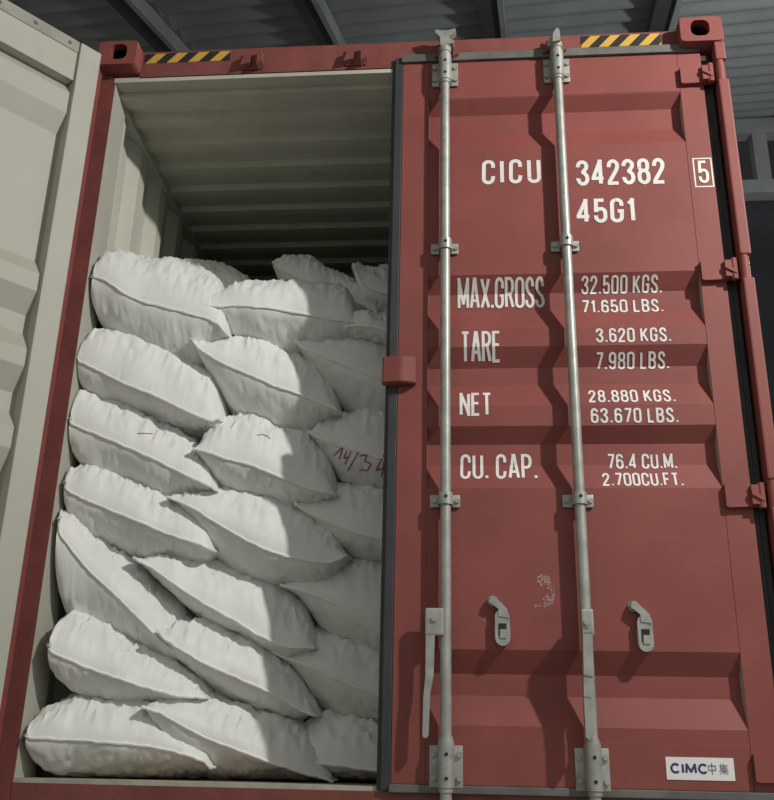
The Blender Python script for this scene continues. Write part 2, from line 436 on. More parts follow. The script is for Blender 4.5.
def lettering(text, x0, x1, zb, h, parent, stroke=.125, matn='white', depthf=pdepth, yface=YD, gap=.17):
    # total natural width
    hs = stroke/2; pos = 0; items = []
    for ch in text:
        if ch == ' ': pos += .33; continue
        w, st = G[ch]; items.append((pos, w, st)); pos += w + stroke + gap
    tot = pos - gap - stroke
    sz = h/(1+stroke); sx = (x1-x0)/((tot+stroke)*sz)
    bm = bmesh.new(); kq = 0
    for p0, w, st in items:
        for s in st:
            pl = [((p0+hs+px)*sz*sx + x0, zb + (pz*1.0+hs)*sz) for px, pz in s]
            # keep the stroke width even: offset in real units
            hw = hs*sz*min(1.0, .45+.55*sx)
            for run in split_corners(pl, hw, zb, zb+h):
                for q in ribbon2d(run, hw):
                    kq += 1
                    bm.faces.new([bm.verts.new((v.x, -.00003*(kq % 37), min(max(v.y, zb), zb+h))) for v in q])
    zs = [b for b in BREAKS if zb-.01 < b < zb+h+.01]
    for b in zs:
        bmesh.ops.bisect_plane(bm, geom=bm.verts[:]+bm.edges[:]+bm.faces[:], plane_co=(0,0,b), plane_no=(0,0,1))
    bm.faces.ensure_lookup_table()
    for v in bm.verts: v.co.y += yface + depthf(v.co.x, v.co.z) - (.0012 if PX0 < v.co.x < PX1 else .0030)
    for f in bm.faces:
        f.normal_update()
        if f.normal.y > 0: f.normal_flip()
    o = obj('lettering', bm, matn, parent)
    o['label'] = 'white painted lettering reading ' + text
    return o

PIN = Vector((1.196, .024, 0))
def make_door(side):
    d = empty('door', (side*PIN.x, PIN.y, 0), cont)
    def part(name, bm, mats, smooth=False, sub=None):
        bmesh.ops.translate(bm, verts=bm.verts[:], vec=(-PIN.x, -PIN.y, 0))
        if side < 0: bmesh.ops.scale(bm, verts=bm.verts[:], vec=(-1, 1, 1))
        return obj(name, bm, mats, sub or d, smooth)
    # pressed panel: red outside, pale inside
    bm = bmesh.new()
    sheet(bm, panel_prof(), .003, lambda a, dd, e: (PX1+.004 if e else PX0-.004, YD+dd, a), 0, 1)
    panel = part('panel', bm, ['red', 'cream'])
    # stiles and rails: outer red skin, inner pale skin
    def member(name, x0, x1, z0, z1, yin):
        bm = bmesh.new()
        box(bm, x0, x1, YD-.0015, YD+.002, z0, z1, 0, bev=.001)
        box(bm, x0+.0005, x1-.0005, YD+.0015, yin, z0+.0005, z1-.0005, 1, bev=.004)
        return part(name, bm, ['red', 'cream'])
    member('stile', .004, PX0, ZB, ZT, .112); member('stile', PX1, 1.137, ZB, ZT, .112)
    member('rail', PX0+.001, PX1-.001, 2.592, ZT, .098); member('rail', PX0+.001, PX1-.001, ZB, .276, .098)
    # gaskets
    bm = bmesh.new(); box(bm, -.002, 1.136, .036, .060, ZT+.001, ZT+.036, bev=.003); part('top_gasket', bm, 'rubber_grey')
    bm = bmesh.new(); box(bm, -.002, 1.136, .040, .060, ZB-.024, ZB-.001, bev=.003); part('bottom_gasket', bm, 'rubber_grey')
    if side > 0:
        bm = bmesh.new(); box(bm, 1.138, 1.177, .066, .098, ZB, ZT, bev=.003); part('hinge_gasket_shade', bm, 'rubber')  # gasket widened into a black filler that paints the hinge gap's shade
    bm = bmesh.new()
    if side > 0: box(bm, -.040, .016, .058, .090, ZB-.02, ZT+.03, bev=.006); box(bm, -.028, .003, .046, .06, ZB-.02, ZT+.03, bev=.004)
    else: box(bm, -.004, .003, .058, .112, ZB-.02, ZT+.03, bev=.002)
    part('closing_edge_gasket', bm, 'rubber')
    # retaining lip with bolt heads on the inner top edge
    bm = bmesh.new(); box(bm, .004, PX1-.002, .06, .100, ZT+.0005, ZT+.006); box(bm, PX0, PX1-.002, .0985, .1015, ZT-.045, ZT+.004)
    lipo = part('gasket_strip', bm, 'lip')
    for i in range(7 if side < 0 else 0):
        bm = bmesh.new(); x = .17 + i*.14; tube(bm, [(x, .1010, ZT-.020), (x, .1040, ZT-.020)], .008, 8); part('strip_bolt', bm, 'rubber_grey')
    # hinges
    for z in HZ:
        bm = bmesh.new()
        prism(bm, [(1.052, z-.036), (1.052, z+.036), (1.075, z+.038), (1.165, z+.030), (1.170, z-.036), (1.062, z-.040)], .030, .0485)
        box(bm, 1.128, 1.170, .016, .034, z-.034, z+.030, bev=.003)
        prism(bm, [(1.128, z+.012), (1.128, z-.002), (1.165, z-.026), (1.165, z-.014)], .010, .018)
        tube(bm, [(1.160, .024, z-.044), (1.160, .024, z+.036)], .012, 10)
        part('hinge', bm, 'red')
    return d, part, panel

right, rpart, rpanel = make_door(1)
left, lpart, lpanel = make_door(-1)
left.rotation_euler = (0, 0, R(-128.6))
right['label'] = 'closed red corrugated door with two galvanised locking rods'
left['label'] = 'pale inner face of the door swung wide open'

# lettering on the closed door
def rlett(t, x0, x1, zb, h, stroke=.125, gap=.17):
    o = lettering(t, x0, x1, zb, h, None, stroke, gap=gap)
    o.data.transform(Matrix.Translation((-PIN.x, -PIN.y, 0))); o.parent = right
for a in [('CICU', .302, .517, 2.205, .107, .17, .25), ('342382', .647, .965, 2.187, .112, .175, .14), ('5', 1.0815, 1.1175, 2.183, .098, .15), ('45G1', .639, .847, 2.031, .102, .175, .15),
          ('MAX.GROSS', .211, .514, 1.715, .111, .135, .10), ('32.500 KGS.', .645, .923, 1.765, .059, .165, .14), ('71.650 LBS.', .643, .922, 1.690, .053, .165, .14),
          ('TARE', .220, .356, 1.503, .112, .145, .10), ('3.620 KGS.', .681, .932, 1.563, .054, .165, .14), ('7.980 LBS.', .679, .925, 1.478, .055, .165, .14),
          ('NET', .215, .322, 1.300, .094, .15, .10), ('28.880 KGS.', .646, .930, 1.347, .052, .165, .16), ('63.670 LBS.', .648, .932, 1.272, .053, .165, .16),
          ('CU. CAP.', .215, .467, 1.085, .094, .145, .13), ('76.4 CU.M.', .698, .921, 1.123, .054, .165, .13), ('2.700CU.FT.', .675, .931, 1.058, .050, .165, .12)]:
    rlett(*a)
# frame round the check digit
bm = bmesh.new(); bx0, bx1, bz0, bz1, w = 1.0655, 1.1335, 2.168, 2.292, .005
for (a, b, c, d) in ((bx0, bx1, bz0, bz0+w), (bx0, bx1, bz1-w, bz1), (bx0, bx0+w, bz0+w, bz1-w), (bx1-w, bx1, bz0+w, bz1-w)):
    bm.faces.new([bm.verts.new((x, YD-.0026, z)) for x, z in ((a, c), (b, c), (b, d), (a, d))])
rpart('digit_frame', bm, 'white')
# maker's sticker with print
bm = bmesh.new(); box(bm, .805, .998, YD-.0035, YD-.0014, .178, .240, bev=.0005)
rpart('maker_sticker', bm, 'plate')['label'] = 'white sticker with blue CIMC print'
def strokes(bm, lst, hw, y, sx=1, sz=1, ox=0, oz=0):
    for k, s in enumerate(lst):
        for k2, run in enumerate(split_corners([(ox+a*sx, oz+b*sz) for a, b in s], hw*.5, 0, 9)):
            for q in ribbon2d(run, hw): bm.faces.new([bm.verts.new((v.x, y-.00004*(k+k2), v.y)) for v in q])
bm = bmesh.new(); x = .820
GW = {'C': [arc(.5,.5,.5,.5,40,320,14)], 'I': [[(0,0),(0,1)]], 'M': [[(0,0),(.06,1),(.45,.12),(.84,1),(.9,0)]]}
for ch, w in (('C', .023), ('I', .0), ('M', .027), ('C', .023)):
    strokes(bm, GW[ch], .0032, YD-.0042, (w if ch != 'M' else w/.9), .023, x, .198); x += w + .0095
rpart('sticker_print', bm, 'navy')
bm = bmesh.new()
strokes(bm, [[(0,.35),(0,.78),(1,.78),(1,.35),(0,.35)], [(.5,1.05),(.5,-.05)]], .0014, YD-.0042, .020, .028, .925, .196)
strokes(bm, [[(.3,1.05),(.05,.75)], [(.18,.9),(.18,.42)], [(.18,.84),(.95,.84)], [(.18,.70),(.9,.70)], [(.18,.56),(.9,.56)], [(.18,.42),(.98,.42)], [(.55,1.05),(.55,.42)], [(0,.28),(1,.28)], [(.5,.40),(.5,-.05)], [(.45,.26),(.08,.0)], [(.55,.26),(.95,.0)]], .0010, YD-.0042, .026, .028, .955, .196)
rpart('sticker_print', bm, 'greyprint')
# pale scuffs
random.seed(4)
bm = bmesh.new()
for (cx, cz, rx, rz, k) in ((.472, .752, .020, .018, 90), (.486, .69, .018, .016, 45), (.455, .672, .022, .002, 14), (.495, .72, .012, .03, 30), (.285, .632, .008, .006, 14)):
    for i in range(k):
        a = random.uniform(0, 6.28); rr_ = math.sqrt(random.random()); x = cx + rx*rr_*math.cos(a); z = cz + rz*rr_*math.sin(a); w = random.uniform(.001, .0035); h = random.uniform(.001, .0045); t = random.uniform(-.6, .6)
        P_ = [(-w, -h*.4), (0, -h), (w, -h*.3), (w*.8, h*.7), (-w*.3, h), (-w*.9, h*.5)]
        bm.faces.new([bm.verts.new((x+p*math.cos(t)-q*math.sin(t), YD-.0007-.00001*(i % 60), z+p*math.sin(t)+q*math.cos(t))) for p, q in P_])
o = rpart('scuff_marks', bm, 'scuff'); o['kind'] = 'stuff'

# locking rods
RX = [.167, .593]; RY = .011
for i, x in enumerate(RX):
    bm = bmesh.new(); tube(bm, [(x, RY, .03), (x, RY, 1.0), (x, RY, 2.0), (x, RY, 2.835)], .0172, 18)
    rpart('locking_rod', bm, 'galv', smooth=True)
    # end guides with plates
    for (z0, z1) in ((2.645, 2.765), (.142, .272)):
        bm = bmesh.new()
        box(bm, x-.050, x+.050, YD-.012, YD-.003, z0, z1-.012, bev=.004)
        tube(bm, [(x, RY, z0-.012), (x, RY, z0), (x, RY, z0+.001), (x, RY, z1), (x, RY, z1+.001), (x, RY, z1+.012)], [.021, .021, .0245, .0245, .021, .021], 18)
        box(bm, x-.025, x+.025, RY, YD-.006, z0+.004, z1-.008, bev=.003)
        for zz in (z0+.026, z1-.038):
            tube(bm, [(x+.040, YD-.012, zz), (x+.040, YD-.020, zz)], .009, 8); tube(bm, [(x-.040, YD-.012, zz), (x-.040, YD-.020, zz)], .009, 8)
            tube(bm, [(x+.002, RY-.023, zz), (x+.002, RY-.0262, zz)], .0055, 8, mi=1)
        rpart('rod_guide', bm, ['galv', 'dark'], smooth=True)
    for zc in (1.935, 1.005):
        bm = bmesh.new()
        box(bm, x-.052, x+.047, YD-.011, YD-.003, zc-.021, zc+.021, bev=.004)
        tube(bm, [(x, RY, zc-.020), (x, RY, zc+.020)], .0235, 18)
        box(bm, x-.0235, x+.0235, RY, YD-.006, zc-.020, zc+.020, bev=.003)
        for s in (-1, 1): tube(bm, [(x+s*.038, YD-.011, zc), (x+s*.038, YD-.018, zc)], .008, 8)
        tube(bm, [(x+.002, RY-.022, zc+.004), (x+.002, RY-.0252, zc+.004)], .0055, 8, mi=1)
        rpart('rod_bracket', bm, ['galv', 'dark'], smooth=True)
    # cam at the top end
    bm = bmesh.new()
    tube(bm, [(x, RY, 2.778), (x, RY, 2.80), (x, RY, 2.806), (x, RY, 2.835)], [.024, .024, .017, .015], 14)
    if i == 0:
        prism(bm, [(x-.016, 2.80), (x-.018, 2.842), (x-.036, 2.862), (x-.036, 2.878), (x-.014, 2.872), (x+.012, 2.872), (x+.040, 2.880), (x+.044, 2.866), (x+.018, 2.846), (x+.016, 2.832), (x+.036, 2.822), (x+.034, 2.810), (x+.016, 2.806)], RY-.020, RY+.012)
    else:
        prism(bm, [(x-.016, 2.785), (x-.014, 2.820), (x-.006, 2.838), (x+.004, 2.850), (x+.012, 2.836), (x+.013, 2.79)], RY-.035, RY+.03)
        prism(bm, [(x-.034, 2.785), (x-.036, 2.802), (x-.022, 2.826), (x-.012, 2.81), (x-.012, 2.785)], RY-.012, RY+.014)
    rpart('rod_cam', bm, 'galv')
# hanging handles
bm = bmesh.new()
x = RX[0]
box(bm, x-.062, x-.006, RY-.026, RY-.006, .572, .655, bev=.006)
tube(bm, [(x-.034, RY-.026, .622), (x-.034, RY-.031, .622)], .010, 10)
prism(bm, [(x-.060, .455), (x-.036, .455), (x-.032, .580), (x-.060, .580)], RY-.024, RY-.010)
prism(bm, [(x-.060, .455), (x-.036, .455), (x-.046, .400), (x-.066, .390)], RY-.024, RY-.010)
prism(bm, [(x-.066, .390), (x-.046, .400), (x-.050, .285), (x-.056, .278), (x-.064, .278), (x-.068, .286)], RY-.024, RY-.010)
rpart('handle', bm, 'galv')
bm = bmesh.new()
x = RX[1]
box(bm, x-.020, x+.016, RY-.062, RY-.012, .572, .650, bev=.006)
tube(bm, [(x-.004, RY-.062, .612), (x-.004, RY-.068, .612)], .011, 10)
tube(bm, [(x-.004, RY-.060, .60), (x-.004, RY-.066, .60)], .006, 8)
prism(bm, [(x-.022, .460), (x+.006, .455), (x+.010, .580), (x-.018, .580)], RY-.062, RY-.026)
prism(bm, [(x-.022, .460), (x+.006, .455), (x-.004, .395), (x-.024, .400)], RY-.058, RY-.022)
prism(bm, [(x-.024, .400), (x-.004, .395), (x-.006, .290), (x-.014, .280), (x-.024, .286)], RY-.056, RY-.024)
rpart('handle', bm, 'galv')
# handle catches
for (x, z) in ((.335, .613), (.765, .600)):
    bm = bmesh.new()
    def caps(hw, z0, z1, n=8): return [(x+.006+hw*math.cos(R(t)), z1-hw+hw*math.sin(R(t))) for t in range(0, 181, 20)] + [(x+.006+hw*math.cos(R(t)), z0+hw+hw*math.sin(R(t))) for t in range(180, 361, 20)]
    prism(bm, caps(.0225, z-.065, z+.045), .004, .022)
    prism(bm, caps(.0240, z-.060, z+.020), .022, .028)
    box(bm, x-.006, x+.018, +.0020, .0050, z-.036, z+.002, 1); box(bm, x-.002, x+.018, .0005, .0045, z-.042, z-.016, 0)
    tube(bm, [(x-.022, .049, z+.072), (x-.022, .014, z+.072)], .0165, 14)
    prism(bm, [(x-.034, z+.068), (x-.028, z+.086), (x-.012, z+.080), (x+.022, z+.046), (x+.026, z+.018), (x-.006, z+.024), (x-.006, z+.046)], .001, .018)
    tube(bm, [(x+.004, .018, z-.02), (x+.004, .049, z-.02)], .012, 10)
    tube(bm, [(x-.022, .0145, z+.072), (x-.022, .010, z+.072)], .008, 10)
    bmesh.ops.translate(bm, verts=bm.verts[:], vec=(0, .022, 0))
    rpart('handle_catch', bm, ['galv', 'dark'])
# folded plate on the closing edge
bm = bmesh.new()
pl = [(-.050, .034), (-.046, .016), (.010, .006), (.020, .006), (.066, .020), (.066, .049), (-.050, .049)]
a = [bm.verts.new((x, y, 1.412)) for x, y in pl]; b = [bm.verts.new((x, y, 1.508)) for x, y in pl]
bm.faces.new(a); bm.faces.new(b[::-1])
for i in range(len(pl)): bm.faces.new((a[i], a[(i+1) % 7], b[(i+1) % 7], b[i]))
bmesh.ops.bevel(bm, geom=bm.edges[:], offset=.003, segments=2, affect='EDGES')
rpart('closing_plate', bm, 'red')

# ------------------------------------------------------------------ the sacks
BAGS = [  # name, front edge depth, depth, stations (x, seam height, rise, drop)
 ('L1', 0.065, 0.2, 0.5, [(-1.147, 1.874, 0.094, 0.113), (-1.098, 1.867, 0.157, 0.188), (-1.0, 1.804, 0.24, 0.199), (-0.893, 1.775, 0.263, 0.222), (-0.785, 1.755, 0.247, 0.223), (-0.713, 1.738, 0.216, 0.144), (-0.649, 1.7, 0.093, 0.022)]),
 ('L2', 0.065, 0.21000000000000002, 0.5, [(-1.161, 1.563, 0.101, 0.071), (-1.127, 1.535, 0.168, 0.119), (-1.042, 1.49, 0.235, 0.111), (-0.964, 1.451, 0.268, 0.094), (-0.884, 1.425, 0.252, 0.09), (-0.788, 1.384, 0.249, 0.069), (-0.718, 1.356, 0.242, 0.043), (-0.673, 1.345, 0.161, 0.022), (-0.646, 1.359, 0.063, 0.017)]),
 ('L3', 0.065, 0.22, 0.5, [(-1.155, 1.312, 0.105, 0.082), (-1.124, 1.296, 0.175, 0.136), (-1.039, 1.26, 0.186, 0.173), (-0.913, 1.209, 0.178, 0.168), (-0.841, 1.179, 0.176, 0.149), (-0.769, 1.149, 0.162, 0.099), (-0.704, 1.121, 0.126, 0.043), (-0.646, 1.101, 0.044, 0.009)]),
 ('L4', 0.065, 0.24000000000000002, 0.5, [(-1.14, 1.084, 0.077, 0.075), (-1.092, 1.049, 0.129, 0.125), (-1.014, 1.011, 0.168, 0.15), (-0.916, 0.974, 0.166, 0.146), (-0.817, 0.937, 0.171, 0.11), (-0.735, 0.912, 0.166, 0.09), (-0.676, 0.896, 0.121, 0.06), (-0.64, 0.888, 0.038, 0.017)]),
 ('L5', 0.065, 0.27, 0.5, [(-1.139, 0.955, 0.082, 0.172), (-1.092, 0.884, 0.135, 0.287), (-1.022, 0.79, 0.14, 0.24), (-0.95, 0.723, 0.143, 0.199), (-0.859, 0.637, 0.149, 0.136), (-0.777, 0.561, 0.151, 0.081), (-0.698, 0.517, 0.087, 0.051)]),
 ('L6', 0.04, 0.29000000000000004, 0.5, [(-1.103, 0.536, 0.083, 0.066), (-1.063, 0.514, 0.139, 0.11), (-0.977, 0.473, 0.171, 0.123), (-0.882, 0.441, 0.135, 0.1), (-0.788, 0.414, 0.131, 0.063), (-0.699, 0.397, 0.11, 0.034), (-0.631, 0.397, 0.044, 0.017)]),
 ('L7', 0.04, 0.29000000000000004, 0.5, [(-1.139, 0.262, 0.056, 0.07), (-1.091, 0.257, 0.094, 0.117), (-1.01, 0.254, 0.139, 0.139), (-0.899, 0.248, 0.144, 0.137), (-0.8, 0.242, 0.138, 0.13), (-0.696, 0.223, 0.101, 0.101), (-0.62, 0.197, 0.054, 0.059), (-0.592, 0.18, 0.012, 0.025)]),
 ('M1', 0.18, 0.33, 0.5, [(-0.771, 1.804, 0.09, 0.035), (-0.714, 1.802, 0.126, 0.071), (-0.613, 1.813, 0.164, 0.135), (-0.486, 1.813, 0.19, 0.165), (-0.356, 1.801, 0.215, 0.148), (-0.243, 1.792, 0.219, 0.105), (-0.179, 1.789, 0.178, 0.064)]),
 ('M2', 0.18, 0.34, 0.5, [(-0.792, 1.66, 0.043, 0.018), (-0.725, 1.611, 0.101, 0.106), (-0.648, 1.571, 0.19, 0.161), (-0.568, 1.543, 0.212, 0.178), (-0.47, 1.505, 0.214, 0.178), (-0.383, 1.482, 0.203, 0.162), (-0.302, 1.454, 0.159, 0.081), (-0.229, 1.433, 0.065, 0.018)]),
 ('M3', 0.18, 0.35000000000000003, 0.5, [(-0.741, 1.236, 0.07, 0.034), (-0.697, 1.23, 0.141, 0.091), (-0.632, 1.21, 0.218, 0.126), (-0.554, 1.196, 0.255, 0.136), (-0.467, 1.17, 0.249, 0.132), (-0.38, 1.141, 0.252, 0.106), (-0.299, 1.118, 0.225, 0.053), (-0.229, 1.113, 0.065, 0.022)]),
 ('M4', 0.18, 0.37, 0.5, [(-0.82, 1.058, 0.036, 0.013), (-0.746, 1.038, 0.082, 0.077), (-0.653, 0.988, 0.168, 0.144), (-0.556, 0.934, 0.224, 0.145), (-0.46, 0.895, 0.245, 0.131), (-0.368, 0.872, 0.232, 0.123), (-0.265, 0.865, 0.156, 0.079), (-0.181, 0.892, 0.038, 0.026)]),
 ('M5', 0.18, 0.4, 0.5, [(-0.913, 0.843, 0.025, 0.013), (-0.847, 0.817, 0.072, 0.055), (-0.756, 0.758, 0.132, 0.077), (-0.662, 0.703, 0.178, 0.086), (-0.562, 0.652, 0.216, 0.074), (-0.471, 0.603, 0.238, 0.065), (-0.378, 0.574, 0.192, 0.075), (-0.285, 0.575, 0.084, 0.031)]),
 ('M6', 0.18, 0.42000000000000004, 0.5, [(-0.809, 0.6, 0.024, 0.017), (-0.737, 0.556, 0.103, 0.076), (-0.657, 0.512, 0.143, 0.098), (-0.562, 0.472, 0.151, 0.107), (-0.473, 0.437, 0.16, 0.104), (-0.386, 0.399, 0.136, 0.083), (-0.32, 0.363, 0.078, 0.035), (-0.271, 0.352, 0.02, 0.018)]),
 ('M7', 0.18, 0.42000000000000004, 0.5, [(-0.829, 0.359, 0.017, 0.017), (-0.772, 0.346, 0.057, 0.139), (-0.701, 0.311, 0.118, 0.173), (-0.61, 0.268, 0.142, 0.149), (-0.513, 0.233, 0.14, 0.115), (-0.419, 0.202, 0.158, 0.077), (-0.323, 0.173, 0.15, 0.043), (-0.208, 0.144, 0.023, 0.009)]),
 ('R1', 0.32, 0.36, 0.5, [(-0.235, 1.769, 0.075, 0.037), (-0.174, 1.774, 0.112, 0.059), (-0.071, 1.755, 0.123, 0.055), (0.063, 1.724, 0.116, 0.036), (0.29, 1.699, 0.079, 0.032)]),
 ('R2', 0.33, 0.37, 0.5, [(-0.428, 1.714, 0.047, 0.018), (-0.357, 1.677, 0.114, 0.101), (-0.271, 1.636, 0.17, 0.149), (-0.186, 1.6, 0.202, 0.171), (-0.057, 1.548, 0.226, 0.142), (0.101, 1.486, 0.203, 0.09), (0.25, 1.448, 0.104, 0.031)]),
 ('R3', 0.34, 0.38, 0.5, [(-0.361, 1.348, 0.05, 0.022), (-0.285, 1.318, 0.137, 0.099), (-0.21, 1.292, 0.195, 0.14), (-0.136, 1.27, 0.233, 0.146), (-0.051, 1.244, 0.248, 0.126), (0.102, 1.208, 0.236, 0.089), (0.265, 1.188, 0.129, 0.044)]),
 ('R4', 0.36, 0.39999999999999997, 0.5, [(-0.398, 1.079, 0.043, 0.022), (-0.331, 1.046, 0.122, 0.058), (-0.25, 1.011, 0.192, 0.098), (-0.162, 0.976, 0.234, 0.102), (-0.047, 0.952, 0.252, 0.098), (0.103, 0.925, 0.225, 0.08), (0.262, 0.914, 0.118, 0.044)]),
 ('R5', 0.39, 0.43, 0.5, [(-0.441, 0.791, 0.024, 0.013), (-0.358, 0.774, 0.103, 0.071), (-0.286, 0.751, 0.161, 0.134), (-0.196, 0.714, 0.224, 0.148), (-0.068, 0.65, 0.275, 0.111), (0.068, 0.608, 0.251, 0.071), (0.241, 0.595, 0.111, 0.044)]),
 ('R6', 0.41000000000000003, 0.44999999999999996, 0.5, [(-0.463, 0.564, 0.023, 0.018), (-0.384, 0.538, 0.097, 0.067), (-0.306, 0.513, 0.151, 0.138), (-0.225, 0.477, 0.173, 0.152), (-0.138, 0.446, 0.173, 0.142), (-0.051, 0.421, 0.167, 0.124), (0.103, 0.391, 0.136, 0.088), (0.256, 0.368, 0.039, 0.035)]),
 ('R7', 0.41000000000000003, 0.44999999999999996, 0.5, [(-0.42, 0.227, 0.015, 0.018), (-0.332, 0.207, 0.131, 0.048), (-0.247, 0.199, 0.178, 0.061), (-0.163, 0.191, 0.18, 0.061), (-0.059, 0.181, 0.162, 0.052), (0.104, 0.175, 0.128, 0.048), (0.254, 0.175, 0.031, 0.035)]),
 ('K1', 0.66, 0.7, 0.4, [(-1.186, 2.167, 0.093, 0.054), (-1.1, 2.179, 0.132, 0.097), (-0.989, 2.171, 0.156, 0.108), (-0.856, 2.144, 0.155, 0.075), (-0.745, 2.126, 0.111, 0.054), (-0.678, 2.108, 0.061, 0.021)]),
 ('K2', 0.66, 0.7, 0.4, [(-0.613, 2.242, 0.08, 0.069), (-0.544, 2.194, 0.144, 0.106), (-0.456, 2.152, 0.166, 0.101), (-0.345, 2.101, 0.163, 0.095), (-0.236, 2.055, 0.132, 0.084), (-0.115, 1.996, 0.058, 0.026)]),
 ('K3', 0.66, 0.7, 0.4, [(-0.26, 2.224, 0.063, 0.058), (-0.193, 2.123, 0.146, 0.131), (-0.085, 2.073, 0.195, 0.115), (0.086, 2.047, 0.171, 0.094), (0.255, 2.013, 0.1, 0.041)]),
]
PLACE = {
 'L1': 'plump white sack topping the pile beside the pale left wall',
 'L2': 'plump white sack second from the top along the left wall',
 'L3': 'white sack third from the top along the left wall with a short red dash',
 'L4': 'shaded white sack fourth from the top along the left wall',
 'L5': 'steeply slumped white sack along the left wall, third from the floor',
 'L6': 'creased white sack second from the floor along the left wall',
 'L7': 'flat-lying white sack on the container floor in the left corner',
 'M1': 'level half-lit white sack on top of the middle column',
 'M2': 'half-lit white sack second from the top in the middle column',
 'M3': 'white sack third from the top in the middle column with a dark pen tick',
 'M4': 'long white sack fourth from the top in the middle column with a loose right corner',
 'M5': 'slanting white sack third from the floor in the middle column',
 'M6': 'white sack second from the floor in the middle column',
 'M7': 'white sack on the container floor at the middle, lapping over the left corner sack',
 'R1': 'small visible end of the topmost front sack beside the red door edge',
 'R2': 'shaded white sack behind the red closing plate of the door',
 'R3': 'white sack marked 14/34 in red handwriting',
 'R4': 'shaded white sack directly under the one marked 14/34',
 'R5': 'shaded white sack third from the floor beside the door edge',
 'R6': 'shaded white sack second from the floor beside the door edge',
 'R7': 'shaded white sack on the container floor beside the door edge',
 'K1': 'dim white sack behind the topmost sack on the left',
 'K2': 'dim white sack with a raised left corner behind the middle of the pile',
 'K3': 'dim white sack with an upright pointed corner beside the door edge at the back'}
def interp(xs_, ys_, x):
    """monotone cubic through the stations"""
    n = len(xs_)
    d = [(ys_[i+1]-ys_[i])/(xs_[i+1]-xs_[i]) for i in range(n-1)]
    mm = [d[0]] + [0 if d[i-1]*d[i] <= 0 else 2*d[i-1]*d[i]/(d[i-1]+d[i]) for i in range(1, n-1)] + [d[-1]]
    x = min(max(x, xs_[0]), xs_[-1])
    i = max(j for j in range(n-1) if xs_[j] <= x)
    h = xs_[i+1]-xs_[i]; t = (x-xs_[i])/h
    return (2*t**3-3*t*t+1)*ys_[i] + (t**3-2*t*t+t)*h*mm[i] + (-2*t**3+3*t*t)*ys_[i+1] + (t**3-t*t)*h*mm[i+1]
NU, NV = 104, 44
placed = []
